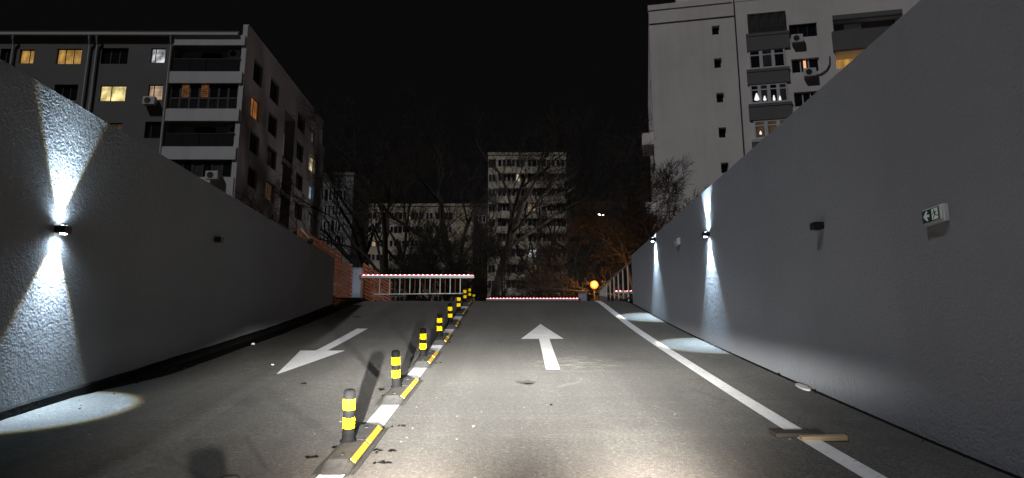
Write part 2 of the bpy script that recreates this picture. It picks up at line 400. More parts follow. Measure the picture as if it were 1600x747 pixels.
# ------------------------------------------------------------------ emergency exit signs
M_GREEN = mat('exit_green', (.006, .055, .045), .35); M_SIGNW = mat('sign_white', (.62, .65, .63), .4, emit=(.8, .9, .85), es=.06)
M_SIGNB = mat('sign_body', (.60, .61, .62), .35)
def exit_sign(y, z, label, sc=1.0):
    r = thing('exit_sign', label, 'exit sign', (XR, y, z), 0, 'emergency exit signs on the right wall')
    L, H, D = .30*sc, .165*sc, .075*sc
    obj('housing', bbox(-D*.62, 0, -L/2, L/2, -H/2, H/2, .008), M_SIGNB, r)
    obj('diffuser', bbox(-D, -D*.5, -L/2+.008, L/2-.008, -H/2+.008, H/2-.008, .014, 3), M_SIGNB, r)
    # flat face, seen from -x: image left is +y
    F = -D-.002
    def poly(name, pts, m, dx):
        bm = B(); f = bm.faces.new([bm.verts.new((F-dx, -u*sc, v*sc)) for u, v in pts])
        ex = bmesh.ops.extrude_face_region(bm, geom=[f])
        for v in ex['geom']:
            if isinstance(v, bmesh.types.BMVert): v.co.x -= .0012
        return obj(name, bm, m, r)
    poly('green_panel', [(-.130, -.062), (.124, -.062), (.124, .062), (-.130, .062)], M_GREEN, 0)
    poly('door_pictogram', [(.018, -.052), (.108, -.052), (.108, .052), (.018, .052)], M_SIGNW, .0018)
    poly('arrow_pictogram', [(-.112, 0), (-.062, .048), (-.044, .048), (-.044, .036), (-.066, .013), (-.02, .013), (-.02, -.013), (-.066, -.013), (-.044, -.036), (-.044, -.048), (-.062, -.048)], M_SIGNW, .0018)
    bm = B()
    def stroke(a, b, w):
        a = Vector(a); b = Vector(b); d = (b-a).normalized(); n = Vector((-d.y, d.x))*w/2
        q = [a+n, b+n, b-n, a-n]
        lo = [bm.verts.new((F-.0036, -p.x*sc, p.y*sc)) for p in q]; hi = [bm.verts.new((F-.0046, -p.x*sc, p.y*sc)) for p in q]
        bm.faces.new(hi)
        for k in range(4): bm.faces.new((lo[k], lo[(k+1) % 4], hi[(k+1) % 4], hi[k]))
    for a, b, w in (((.052, .040), (.062, .030), .014), ((.058, .024), (.068, -.006), .018), ((.068, -.004), (.052, -.020), .010), ((.052, -.020), (.040, -.044), .010),
                    ((.068, -.004), (.086, -.018), .010), ((.086, -.018), (.104, -.024), .009), ((.058, .022), (.040, .012), .008), ((.040, .012), (.030, .000), .008), ((.062, .020), (.080, .012), .008), ((.080, .012), (.092, .022), .008)):
        stroke(a, b, w)
    obj('running_figure', bm, M_GREEN, r)
    return r
exit_sign(4.70, -.66, 'nearer white box exit sign with an arrow and a running figure, casting a dark shadow', .77)
exit_sign(12.05, .49, 'farther small white exit sign between the two lit lamps on the right wall', .77)

# ------------------------------------------------------------------ lane separators with flexible bollards
def make_bollard():
    r = thing('lane_bollard', '', 'bollard', (0, 0, 0), 0, 'bollards on the rubber lane separators')
    # block: trapezoid section, bevelled ends, ribs
    L, w0, w1, h = .62, .135, .060, .062
    bm = B()
    sec = [(-w0, 0), (-w0, .010), (-.122, .020), (-.116, .006), (-.106, .008), (-.100, .032), (-.092, .016), (-.084, .018), (-.078, .049), (-.070, .044), (-w1, h), (w1, h), (.070, .044), (.078, .046), (.090, .036), (.100, .034), (.106, .010), (.114, .008), (.122, .022), (w0, .010), (w0, 0)]
    rings = []
    for y, s in ((-L, .06), (-L+.01, .12), (-L+.17, 1), (-.012, 1), (-.011, .97), (.011, .97), (.012, 1), (L-.17, 1), (L-.01, .12), (L, .06)):
        rings.append([bm.verts.new((x, y, max(z*s, -.02) if z > 0 else -.03)) for x, z in sec])
    n = len(sec)
    for a, b in zip(rings, rings[1:]):
        for k in range(n-1): bm.faces.new((a[k], a[k+1], b[k+1], b[k]))
    bm.faces.new(rings[0]); bm.faces.new(rings[-1])
    blk = obj('separator_block', bm, M_RUB, r)
    for s in (1,):
        for y0, y1 in ((-.44, -.02), (.02, .44)):
            bm = B()
            lo = [(s*.106, y0, .030), (s*.106, y1, .030), (s*.072, y1, .056), (s*.072, y0, .056)]
            nrm = Vector((s*.6, 0, .8))
            a = [bm.verts.new(Vector(p)) for p in lo]; b = [bm.verts.new(Vector(p)+nrm*.007) for p in lo]
            bm.faces.new(b)
            for k in range(4): bm.faces.new((a[k], a[(k+1) % 4], b[(k+1) % 4], b[k]))
            obj('reflective_strip', bm, M_STRIP, blk)
    for y in (-.36, .36):
        obj('bolt', lathe(B(), [(.016, 0), (.016, .006), (.009, .009)], 8, (0, y, h)), M_DARKM, blk)
    prof = [(.060, .060), (.058, .072), (.050, .078)]
    for k in range(5): prof += [(.048, .082+.012*k), (.043, .088+.012*k)]
    prof += [(.042, .15), (.042, .415), (.041, .428), (.036, .438), (.020, .443)]
    post = obj('post', lathe(B(), prof, 24), M_RUBD, r, True); post.location = (-.045, -.02, 0); post.scale = (.97, .97, .96)
    for z0, z1 in ((.160, .238), (.294, .372)):
        obj('reflective_band', lathe(B(), [(.0425, z0), (.0442, z0+.003), (.0442, z1-.003), (.0425, z1)], 24), M_BAND, post, True)
    return r
proto = make_bollard()
ordn = ['first', 'second', 'third', 'fourth', 'fifth', 'sixth', 'seventh', 'eighth', 'ninth']
for i in range(-1, 9):
    y = 4.83+1.955*i
    r = proto if i < 0 else dup(proto, (0, 0, 0))
    r.location = (-1.10, y, G(y)); r.rotation_euler = (math.atan(slope(y)), 0, R(random.uniform(-1.2, 1.2)))
    for c_ in r.children:
        if c_.name.startswith('post'): c_.rotation_euler = (R(random.uniform(-1.5, 1.5)), R(random.uniform(-1.6, 1.6)), random.uniform(0, 6))
    r['label'] = ('black bollard with yellow bands just outside the picture, seen only by its shadow' if i < 0 else
        'yellow banded black bollard on its rubber block, %s in the row from the viewer' % ordn[i] if i < 8 else
        'yellow banded black bollard at the far end of the row beside the barrier tip')

# ------------------------------------------------------------------ small things on the road
def oriented(name, bm, m, x, y, rz, dz=0, parent=None):
    o = obj(name, bm, m, parent); o.location = (x, y, G(y)+dz); o.rotation_euler = (math.atan(slope(y)), 0, rz); return o
bm = bbox(-.165, .165, -.030, .030, 0, .034, .004)
for v in bm.verts: v.co.z += .004*math.sin(v.co.x*9)
tag(oriented('wooden_batten', bm, M_PLANK, 2.33, 5.04, R(-3), .004), 'pale wooden batten lying across the right white edge line', 'plank')
bm = bbox(-.22, .16, -.055, .055, 0, .03, .004)
for v in bm.verts: v.co.y += .25*abs(v.co.x+.02)*(.12 if v.co.y > 0 else -.05)
tag(oriented('dark_board', bm, M_PLANKD, 2.22, 5.17, R(4), .004), 'dark shade-toned board lying behind the pale wooden batten', 'plank')
bm = B(); lathe(bm, [(.09, 0), (.09, .012), (.082, .018)], 20)
for v in bm.verts: v.co.x *= .55; v.co.y *= 1.9
tag(oriented('drain_cover', bm, rough_mat('pale_plastic', (.5, .5, .49), (.34, .34, .33), 9, .6, .002), 3.06, 6.98, R(-4), .003), 'pale oval cover on the asphalt at the foot of the right wall', 'cover')
# broken pothole edge: low ring of asphalt shards
r = thing('pothole', 'small broken pothole in the asphalt before the straight arrow', 'pothole', (.17, 7.24, G(7.24)), 0); r.rotation_euler = (math.atan(slope(7.2)), 0, 0)
bm = B(); pts = [(.085*math.cos(a)*(1+.25*math.sin(3*a)), .11*math.sin(a)*(1+.2*math.cos(5*a))) for a in [2*math.pi*k/18 for k in range(18)]]
inn = [bm.verts.new((x*.7, y*.7, .003)) for x, y in pts]; mid = [bm.verts.new((x, y, .006+.004*math.sin(k*2.2))) for k, (x, y) in enumerate(pts)]; out = [bm.verts.new((x*1.2, y*1.2, .001)) for x, y in pts]
bm.faces.new(inn)
for a, b in ((inn, mid), (mid, out)):
    for k in range(18): bm.faces.new((a[k], a[(k+1) % 18], b[(k+1) % 18], b[k]))
obj('broken_rim', bm, M_RUB, r)
bm = B(); bm.faces.new([bm.verts.new((x, y, .012)) for x, y in ((-.03, -.10), (.06, -.125), (.10, -.10), (.06, -.085), (.0, -.08))]); 
bmesh.ops.solidify(bm, geom=bm.faces[:], thickness=.01); obj('asphalt_chip', bm, M_TAR, r)
# pale chips and grit on the road: nobody could count it
bm = B()
for k in range(420):
    x = random.uniform(-3.9, 3.0); y = 3.5+13*random.random()**1.6
    if abs(x+1.1) < .2: continue
    s = random.choice([.004, .004, .005, .005, .006, .007, .011]); z = G(y)
    q = [bm.verts.new((x+s*1.6*math.cos(a)*random.uniform(.5, 1.2), y+s*1.6*math.sin(a)*random.uniform(.5, 1.2), z+.001)) for a in (0, 1.3, 2.5, 3.8, 5)]
    tp = bm.verts.new((x, y, z+s*.55+.002))
    for a in range(5): bm.faces.new((q[a], q[(a+1) % 5], tp))
o = obj('grit', bm, rough_mat('grit', (.10, .095, .09), (.26, .25, .23), 3, .9, 0)); o['kind'] = 'stuff'
bm = B()
for k in range(70):
    x = -3.93+random.gauss(-.1, .1); y = random.uniform(5, 16); s = random.uniform(.008, .03); z = G(y)-.012
    q = [bm.verts.new((x+s*math.cos(a)*random.uniform(.6, 1.3), y+s*math.sin(a)*random.uniform(.6, 1.3), z)) for a in (0, 1.3, 2.5, 3.8, 5)]
    tp = bm.verts.new((x, y, z+s*.8))
    for a in range(5): bm.faces.new((q[a], q[(a+1) % 5], tp))
for k in range(140):
    x = 3.10+random.gauss(0, .03); y = random.uniform(4, 12); s = random.uniform(.005, .018); z = G(y)-.006
    q = [bm.verts.new((x+s*math.cos(a)*random.uniform(.6, 1.3), y+s*math.sin(a)*random.uniform(.6, 1.3), z)) for a in (0, 1.3, 2.5, 3.8, 5)]
    tp = bm.verts.new((x, y, z+s*.8))
    for a in range(5): bm.faces.new((q[a], q[(a+1) % 5], tp))
o = obj('gutter_crumbs', bm, M_TAR); o['kind'] = 'stuff'
for k, (x, y, s, lab) in enumerate(((-3.96, 10.2, .035, 'pale pebble lying in the dark gutter of the left wall'), (-2.98, 8.35, .02, 'white paper scrap by the tip of the oncoming arrow'))):
    bm = B(); bmesh.ops.create_icosphere(bm, subdivisions=1, radius=s)
    for v in bm.verts: v.co *= random.uniform(.7, 1.15); v.co.z *= .5
    tag(oriented('pebble' if k == 0 else 'paper_scrap', bm, M_WHITE, x, y, .4, .01), lab, 'pebble' if k == 0 else 'paper')

bm = B()
for (x, y, s_) in ((-.88, 4.75, .05), (-.86, 4.5, .035), (-1.33, 4.62, .045), (-1.24, 4.85, .03), (-.90, 5.45, .025), (-1.3, 6.9, .035), (-1.26, 6.6, .03), (-.92, 8.5, .03), (-.94, 10.4, .03), (.38, 6.2, .012), (-2.2, 7.2, .03)):
    for k in range(5):
        px_, py_ = x+random.gauss(0, s_*.8), y+random.gauss(0, s_*.5); a = random.uniform(0, 3); L = s_*random.uniform(.4, 1.1); w = L*.35; z = G(py_)
        q = [bm.verts.new((px_+u*math.cos(a)-v*math.sin(a), py_+u*math.sin(a)+v*math.cos(a), z+h)) for u, v, h in ((-L, -w, .001), (L, -w*.5, .001), (L*.8, w, .001), (-L*.7, w*.8, .001), (0, 0, .014))]
        for i in range(4): bm.faces.new((q[i], q[(i+1) % 4], q[4]))
o = obj('rubber_scraps', bm, M_RUBD); o['kind'] = 'stuff'

# ------------------------------------------------------------------ barriers
def barrier(x, y, length, label, zb=.95, skirt=True, leds=True, direction=1, cab_h=1.22, cab_w=.33):
    r = thing('boom_barrier', label, 'barrier', (x, y, G(y)), 0, 'boom barriers at the top of the ramp')
    d = direction
    obj('cabinet', bbox(-cab_w/2, cab_w/2, -.16, .16, 0, cab_h, .012), M_BLUEG, r)
    obj('cabinet_lid', bbox(-cab_w/2-.01, cab_w/2+.01, -.17, .17, cab_h+.002, cab_h+.03, .006), M_BLUEG, r)
    bm = lathe(B(), [(.018, -.006), (.018, .006)], 12)
    for v in bm.verts: v.co = Vector((v.co.x, v.co.z-.163, v.co.y+cab_h-.17))
    obj('lock', bm, M_DARKM, r)
    bx0, bx1 = sorted((d*(cab_w/2+.02), d*(cab_w/2+length)))
    bo = obj('boom', bbox(bx0, bx1, -.245, -.190, zb-.045, zb+.045, .02, 3), M_WHITE, r)
    hx = sorted((d*(cab_w/2-.05), d*(cab_w/2+.16)))
    obj('boom_bracket', bbox(hx[0], hx[1], -.19, -.162, zb-.075, zb+.075, .006), M_RUST, r)
    n = int(length/.145); me = None
    for k in range(n):
        if me is None:
            bm = B(); bmesh.ops.create_uvsphere(bm, u_segments=8, v_segments=6, radius=.022)
            o = obj('led', bm, M_LED, bo, True); me = o.data
        else: o = link('led', me, None, bo)
        o.location = (d*(cab_w/2+.1+.145*k), -.222, zb+.052)
    bx0, bx1 = sorted((d*(cab_w/2+.06), d*(cab_w/2+length-.02)))
    obj('led_strip', bbox(bx0, bx1, -.232, -.212, zb+.046, zb+.056, .003), emitm('led_strip_glow', (1, .27, .30), 3.5), bo)
    if skirt:
        me = me2 = None; step = .32
        k = 0; xx = .62
        bm = tube(B(), [(d*(cab_w/2+.45), -.215, zb-.56), (d*(cab_w/2+length-.3), -.215, zb-.53)], .014, 8); obj('skirt_rail', bm, M_WHITE, r)
        while xx < length-.3:
            w = k % 2 == 0
            m_ = me if w else me2
            if m_ is None:
                o = obj('skirt_bar', tube(B(), [(0, 0, 0), (0, 0, .50)], .0135 if w else .009, 8), M_WHITE if w else M_RUST, r)
                if w: me = o.data
                else: me2 = o.data
            else: o = link('skirt_bar', m_, None, r)
            o.location = (d*(cab_w/2+xx), -.215 if w else -.20, zb-.55); xx += step/2; k += 1
    return r
barrier(-4.93, 20.9, 3.62, 'lowered boom barrier on the left lane with a hanging white grille and pink lights')
barrier(3.18, 28.6, 4.05, 'farther boom barrier straight ahead, only its row of pink lights above the crest', direction=-1, skirt=False)
barrier(7.6, 25.6, 3.4, 'boom barrier behind the right railing, its lights seen between the pickets', direction=-1, skirt=True)
r = thing('steel_post', 'slim pale steel post standing left of the left barrier cabinet', 'post', (-5.16, 21.1, 0), R(0))
obj('post_tube', tube(B(), [(.03, 0, 0), (.02, 0, .8), (-.02, 0, 1.38)], .05, 10), M_BLUEG, r); obj('post_cap', lathe(B(), [(.056, 1.38), (.056, 1.41), (.03, 1.42)], 10, (-.02, 0, 0)), M_BLUEG, r)

# ------------------------------------------------------------------ slatted fences on the left
def slat_fence(y0, y1, x, z0, z1, label, step=.115, dx=0):
    r = thing('slat_fence', label, 'fence', (x, y0, z0), 0, 'reddish slat fences on the left')
    L = y1-y0; n = int((z1-z0)/step); me = None
    for k in range(n):
        if me is None:
            bm = B(); box(bm, -.012, .018, 0, L, 0, step*.76)
            for v in bm.verts:
                if v.co.z > .01: v.co.x -= .028
            o = obj('slat', bm, M_SLAT, r); me = o.data
        else: o = link('slat', me, None, r)
        o.location = (random.uniform(-.004, .004), 0, k*step+.01); o.rotation_euler = (R(random.uniform(-.12, .12)), 0, 0)
    ny = max(2, int(L/1.6)+1); pm = None
    for k in range(ny):
        if pm is None:
            bm = B(); box(bm, -.11, -.05, -.03, .03, 0, z1-z0+.02); o = obj('fence_post', bm, M_RUST, r); pm = o.data
        else: o = link('fence_post', pm, None, r)
        o.location = (0, .03+(L-.06)*k/(ny-1), 0)
    return r
FX = XL-.36
slat_fence(14.3, 17.8, FX, -.5, 1.23, 'reddish slat fence rising above the end of the left wall')
slat_fence(17.83, 19.2, FX-.02, -.2, 1.09, 'lower reddish slat fence between the left wall and the barrier cabinet')
slat_fence(21.25, 25.9, FX-.08, -.05, 1.46, 'taller reddish slat fence behind the left barrier cabinet')
# cctv camera on a bracket
r = thing('security_camera', 'small camera on a bent bracket at the far end of the left wall top', 'camera', (XL-.12, 13.3, TOP_L), 0)
obj('bracket', tube(B(), [(0, 0, -.01), (0, 0, .16), (.08, -.05, .22), (.22, -.12, .06), (.30, -.16, -.02)], .013, 8), M_STEEL, r)
bm = B(); bmesh.ops.create_uvsphere(bm, u_segments=14, v_segments=10, radius=.065, matrix=Matrix.Translation((.32, -.17, -.07))); obj('dome', bm, M_BLACKP, r, True)
obj('dome_collar', lathe(B(), [(.05, -.04), (.068, -.03), (.068, -.005), (.03, .005)], 14, (.32, -.17, -.0)), M_STEEL, r)

# ------------------------------------------------------------------ railing beyond the right wall
r = thing('railing', 'rusty metal railing running on from the end of the right wall', 'railing', (XR+.06, YEND_R+.06, -.1), 0)
LR = 6.6; zt = 1.02
obj('top_rail', tube(B(), [(0, 0, zt), (0, LR, zt-.06)], .026, 10), M_STEEL, r)
obj('lower_rail', tube(B(), [(0, 0, .22), (0, LR, .2)], .016, 8), M_STEEL, r)
me = None
for k in range(8):
    if me is None: o = obj('rail_post', tube(B(), [(0, 0, 0), (0, 0, zt-.03)], .024, 8), M_STEEL, r); me = o.data
    else: o = link('rail_post', me, None, r)
    o.location = (0, .05+.80*k, 0)
me = None
for k in range(15):
    if me is None:
        bm = B(); box(bm, -.012, .012, -.035, .035, .1, zt-.12); o = obj('picket', bm, M_STEEL, r); me = o.data
    else: o = link('picket', me, None, r)
    o.location = (0, 4.95+.11*k, 0)
slab = thing('concrete_kerb', 'low concrete kerb at the foot of the railing beyond the right wall', 'kerb', (XR+.5, YEND_R+.3, -.1))
obj('kerb_stone', bbox(0, .9, 0, 5.5, 0, .22, .02), rough_mat('concrete', (.3, .29, .28), (.2, .2, .19), 5, .9, .004), slab)

# ------------------------------------------------------------------ buildings
M_FRAMEW = mat('white_frame', (.55, .55, .56), .5); M_FRAMED = mat('dark_frame', (.03, .028, .028), .5)
M_GLASS = mat('dark_glass', (.012, .013, .016), .08, spec=.6)
M_GLASS2 = rough_mat('curtained_glass', (.03, .028, .027), (.09, .085, .08), 1.2, .3, 0)
def lit_glass(name, col, s, scale=(3.0, 1, .5), lo=.25, blinds=0):
    """window with the room lamp on: folds of curtain, slats of a blind, darker furniture behind"""
    m = mat(name, (.02, .02, .02), .3); t = NT(m)
    n = t.noise(1.0, 4, .6, t.scaled(scale)); n2 = t.noise(1.6, 2, .5)
    f = t.math('MULTIPLY', t.ramp(n, [(.32, lo), (.62, 1)]), t.ramp(n2, [(.25, .35), (.6, 1)]))
    if blinds:
        sp = t.n('ShaderNodeSeparateXYZ'); t.l(t.coord(), sp.inputs[0])
        w = t.math('SINE', t.math('MULTIPLY', sp.outputs[2], blinds)); f = t.math('MULTIPLY', f, t.math('ADD', .7, t.math('MULTIPLY', w, .3)))
    t.b.inputs['Emission Color'].default_value = (*col, 1); t.l(t.math('MULTIPLY', f, s), t.b.inputs['Emission Strength']); return m
LIT = {'yellow': lit_glass('lit_yellow', (1, .80, .34), 1.35, (1.6, 1, .9), .25), 'amber': lit_glass('lit_amber', (1, .55, .14), .62, (5, 1, .2), .4),
       'orange': lit_glass('lit_orange', (1, .36, .10), .40, (4, 1, .3), .15), 'white': lit_glass('lit_white', (.95, .97, 1), .85, (2, 1, 2), .05),
       'warm': lit_glass('lit_warm', (1, .80, .50), 1.3, (2, 1, 1.2), .1, 40), 'blue': lit_glass('lit_blue', (.62, .78, 1), .42, (2, 1, .6), .5),
       'ember': lit_glass('lit_ember', (1, .40, .14), .20, (6, 1, 3), .05, 45), 'dim': lit_glass('lit_dim', (1, .62, .3), .07, (3, 1, .5), .2), 'grey': lit_glass('lit_grey', (.8, .85, 1), .10, (4, 1, 2), .1),
       'peach': lit_glass('lit_peach', (1, .70, .45), .8, (3, 1, .3), .5, 60)}
class Facade:
    """a wall in the local frame of its building: origin o, direction u (unit, horizontal), outward normal n"""
    def __init__(s, root, o, u):
        s.root = root; s.o = Vector(o); s.u = Vector(u).normalized(); s.n = s.u.cross(Vector((0, 0, 1))); s.holes = []
        M = root.matrix_basis.copy(); s.Mi = M.inverted(); s.pw = M @ s.o; s.nw = (M.to_3x3() @ s.n)
        s.ang = math.atan2(s.u.y, s.u.x)
    def uv(s, x, y):
        p = s.Mi @ on_plane(x, y, s.pw, s.nw); d = p-s.o; return d.dot(s.u), d.z
    def rect(s, x0, y0, x1, y1):
        ym = (y0+y1)/2; xm = (x0+x1)/2
        return (s.uv(x0, ym)[0], s.uv(x1, ym)[0], s.uv(xm, y1)[1], s.uv(xm, y0)[1])
    def P(s, u, z, d=0): return s.o+s.u*u+Vector((0, 0, z))-s.n*d
    def wall(s, bm, W, H, depth=.18, u0=0, z0=0):
        us = sorted({u0, W, *[v for h in s.holes for v in h[:2] if u0 < v < W]}); zs = sorted({z0, H, *[v for h in s.holes for v in h[2:4] if z0 < v < H]})
        for a, b in zip(us, us[1:]):
            for c, d in zip(zs, zs[1:]):
                mu, mz = (a+b)/2, (c+d)/2
                if any(h[0] < mu < h[1] and h[2] < mz < h[3] for h in s.holes): continue
                bm.faces.new([bm.verts.new(s.P(*q)) for q in ((a, c), (b, c), (b, d), (a, d))])
        for h in s.holes:
            dp = h[4] if len(h) > 4 else depth
            c = [(h[0], h[2]), (h[1], h[2]), (h[1], h[3]), (h[0], h[3])]
            for k in range(4):
                p, q = c[k], c[(k+1) % 4]
                bm.faces.new([bm.verts.new(v) for v in (s.P(*p), s.P(*q), s.P(*q, dp), s.P(*p, dp))])
    def put(s, o, u, z, d=0):
        o.parent = s.root; o.location = s.P(u, z, d); o.rotation_euler = (0, 0, s.ang)
_win = {}
def win_mesh(w, h, cols, rows, t=.06, dep=.07):
    k = (round(w, 2), round(h, 2), tuple(cols), tuple(rows), t)
    if k in _win: return _win[k]
    bm = B()
    box(bm, 0, t, 0, dep, 0, h); box(bm, w-t, w, 0, dep, 0, h); box(bm, t, w-t, 0, dep, 0, t); box(bm, t, w-t, 0, dep, h-t, h)
    for c in cols: box(bm, c*w-t*.5, c*w+t*.5, .004, dep-.004, t, h-t)
    for c in rows: box(bm, t, w-t, .008, dep-.008, c*h-t*.4, c*h+t*.4)
    me = bpy.data.meshes.new('window'); bmesh.ops.recalc_face_normals(bm, faces=bm.faces[:]); bm.to_mesh(me); bm.free()
    bm = B(); box(bm, t*.6, w-t*.6, .03, .045, t*.6, h-t*.6); pm = bpy.data.meshes.new('pane'); bmesh.ops.recalc_face_normals(bm, faces=bm.faces[:]); bm.to_mesh(pm); bm.free()
    _win[k] = (me, pm); return _win[k]
_wm = {}
def window(F, h, cols=(.5,), rows=(), fm=None, pm=None, depth=.12, hole=True, t=.06, name='window'):
    """h = (u0,u1,z0,z1); pm = one pane material"""
    u0, u1, z0, z1 = h[:4]
    if hole: F.holes.append((u0, u1, z0, z1, depth+.06))
    fm = fm or M_FRAMED; pm = pm or M_GLASS
    me, pa = win_mesh(u1-u0, z1-z0, cols, rows, t)
    ka = (me.name, fm.name); kb = (pa.name, pm.name)
    if ka not in _wm: m2 = me.copy(); m2.materials.append(fm); _wm[ka] = m2
    if kb not in _wm: m2 = pa.copy(); m2.materials.append(pm); _wm[kb] = m2
    f = bpy.data.objects.new(name, _wm[ka]); COL.objects.link(f); F.put(f, u0, z0, depth)
    p = bpy.data.objects.new('pane', _wm[kb]); COL.objects.link(p); p.parent = f
    return f
def slab(F, name, u0, u1, z0, z1, d0, d1, m, parent=None):
    """box on a facade; d = depth behind the wall face (negative stands proud)"""
    bm = B(); box(bm, 0, u1-u0, d0, d1, 0, z1-z0); o = obj(name, bm, m); F.put(o, u0, z0, 0); return o
def body(bm, x0, x1, y0, y1, z0, z1, skip=()):
    v = {(i, j, k): bm.verts.new((x, y, z)) for i, x in enumerate((x0, x1)) for j, y in enumerate((y0, y1)) for k, z in enumerate((z0, z1))}
    fs = {'-x': ((0, 0, 0), (0, 1, 0), (0, 1, 1), (0, 0, 1)), '+x': ((1, 0, 0), (1, 1, 0), (1, 1, 1), (1, 0, 1)), '-y': ((0, 0, 0), (1, 0, 0), (1, 0, 1), (0, 0, 1)), '+y': ((0, 1, 0), (1, 1, 0), (1, 1, 1), (0, 1, 1)), '+z': ((0, 0, 1), (1, 0, 1), (1, 1, 1), (0, 1, 1))}
    for k, f in fs.items():
        if k not in skip: bm.faces.new([v[q] for q in f])
def raw_obj(name, bm, m, parent):
    me = bpy.data.meshes.new(name); bm.to_mesh(me); bm.free(); return link(name, me, m, parent)
def ac_unit(F, u, z, label, d=-.42, w=.85, h=.58):
    M = F.root.matrix_basis
    p = M @ F.P(u, z, d); r = thing('air_conditioner', label, 'air conditioner', p, F.ang+F.root.rotation_euler[2], 'air conditioner units on the facades')
    obj('casing', bbox(0, w, 0, .32, 0, h, .02), M_FRAMEW, r)
    bm = lathe(B(), [(.215, 0), (.225, .012), (.20, .02), (.05, .012), (.045, .03)], 18)
    for v in bm.verts: v.co = Vector((v.co.x+.34*w/.85, -v.co.z-.002, v.co.y+h/2))
    obj('fan_grille', bm, M_FRAMED, r)
    if d > -.5:
        bm = B(); box(bm, .1, .14, .05, .42, -.05, -.003); box(bm, w-.14, w-.1, .05, .42, -.05, -.003); obj('bracket', bm, M_STEEL, r)
    return r

# ---- left apartment block: front facade towards the ramp, side facade along it
M_LBF = stucco('anthracite_render', (.19, .186, .184), 6, .002, .1, .2); M_LBS = stucco('pink_lit_render', (.41, .385, .39), 6, .002, .1, .25)  # side wall: pink of the street light is put into the render colour
M_LBW = stucco('light_balcony_render', (.62, .62, .63), 6, .002, .06, .2); M_PIPE = mat('pale_pipe', (.5, .5, .5), .4)
M_RAILG = mat('smoked_rail_glass', (.03, .03, .033), .12)
X0, X1, Y0, Y1 = -60.0, -19.1, 44.0, 63.4; HB = 21.6
rt = thing('apartment_building', 'dark modern apartment block on the left with lit windows, corner balconies and drainpipes', 'building', (0, 0, 0))
Ff = Facade(rt, (X0, Y0, 0), (1, 0, 0)); Fs = Facade(rt, (X1, Y0, 0), (0, 1, 0))
for box_, cols, lit in (((30, 77, 53, 99), (.64,), 'amber'), ((88, 76, 127, 100), (.33, .66), 'amber'), ((158, 75, 200, 100), (.33, .66), None), ((235, 75, 258, 98), (.3,), 'white'),
        ((84, 132, 121, 157), (.33, .66), None), ((155, 133, 196, 158), (.42,), 'yellow'), ((231, 132, 254, 156), (.35,), 'peach'), ((226, 190, 251, 216), (.35,), None), ((170, 192, 190, 216), (.5,), 'dim'), ((0, 76, 16, 100), (.5,), None), ((155, 245, 196, 270), (.5,), None), ((222, 246, 247, 272), (.35,), None)):
    window(Ff, Ff.rect(*box_), cols, (), M_FRAMED, LIT[lit] if lit else M_GLASS)
zt_ = Ff.uv(300, 57)[1]; HB = zt_
# corner loggias
uL, uR = Ff.uv(266, 150)[0], X1-X0-.02
rows = [(72, 113), (131, 171), (190, 230), (250, 277)]
lev = []
for k, (ya, yb) in enumerate(rows):
    z1, z0 = Ff.uv(322, ya)[1], Ff.uv(322, yb)[1]; lev.append((z0, z1))
    Ff.holes.append((uL, uR-.35, z0, z1, 1.0))
M_LOG = stucco('loggia_render', (.52, .52, .53), 6, .002, .08, .1)
for k, (z0, z1) in enumerate(lev):
    bw = slab(Ff, 'loggia_back', uL, uR-.35, z0, z1, 1.0, 1.1, M_LOG)
    h = z1-z0
    if k in (0, 2):      # open loggia: balcony door, window, glass railing
        slab(Ff, 'balcony_door', uL+1.5, uL+2.9, z0+.02, z0+2.15 if h > 2.2 else z1-.1, 0.92, 0.99, M_GLASS)
        slab(Ff, 'balcony_window', uL+3.0, uR-2.6, z0+.3, z1-.12, 0.92, 0.99, M_GLASS)
        for a in range(4):
            ua = uL+.05+(uR-uL-.4)*a/4; slab(Ff, 'rail_glass', ua, ua+(uR-uL-.4)/4-.04, z0+.02, z0+.95, -.10, -.08, M_RAILG)
        slab(Ff, 'handrail', uL, uR-.3, z0+.95, z0+1.0, -.12, -.06, M_FRAMED)
    else:
        n = 7
        for a in range(n):
            ua = uL+(uR-.35-uL)*a/n; ub = uL+(uR-.35-uL)*(a+1)/n
            pm = M_GLASS if k == 3 or a not in (1, 3) else LIT['ember']
            if k == 3: window(Ff, (ua, ub, z0, z1), (), (), M_FRAMED, M_GLASS2 if a % 2 else M_GLASS, .02, False, .08)
            else:
                window(Ff, (ua, ub, z0+h*.44, z1), (), (), M_FRAMED, pm, .02, False, .07)
                window(Ff, (ua, ub, z0, z0+h*.44), (), (), M_FRAMED, M_RAILG, .02, False, .07)
# pale slab fascias wrapping the corner
fas = [(56.5, 72), (113, 131), (171, 190), (230, 250)]
for ya, yb in fas:
    z1, z0 = Ff.uv(322, ya)[1], Ff.uv(322, yb)[1]
    slab(Ff, 'balcony_fascia', uL-.12, uR-.10, z0, z1, -.16, .0, M_LBW)
z1, z0 = Ff.uv(322, 277)[1], Ff.uv(322, 360)[1]
slab(Ff, 'pale_wall_panel', uL-.1, uR-.1, z0, z1-.02, -.12, -.004, M_LBW)
zr = Ff.uv(385, 44)[1]
slab(Ff, 'corner_pier', uR-.33, uR+.01, z0, zr+.25, -.06, -.003, M_LBW)
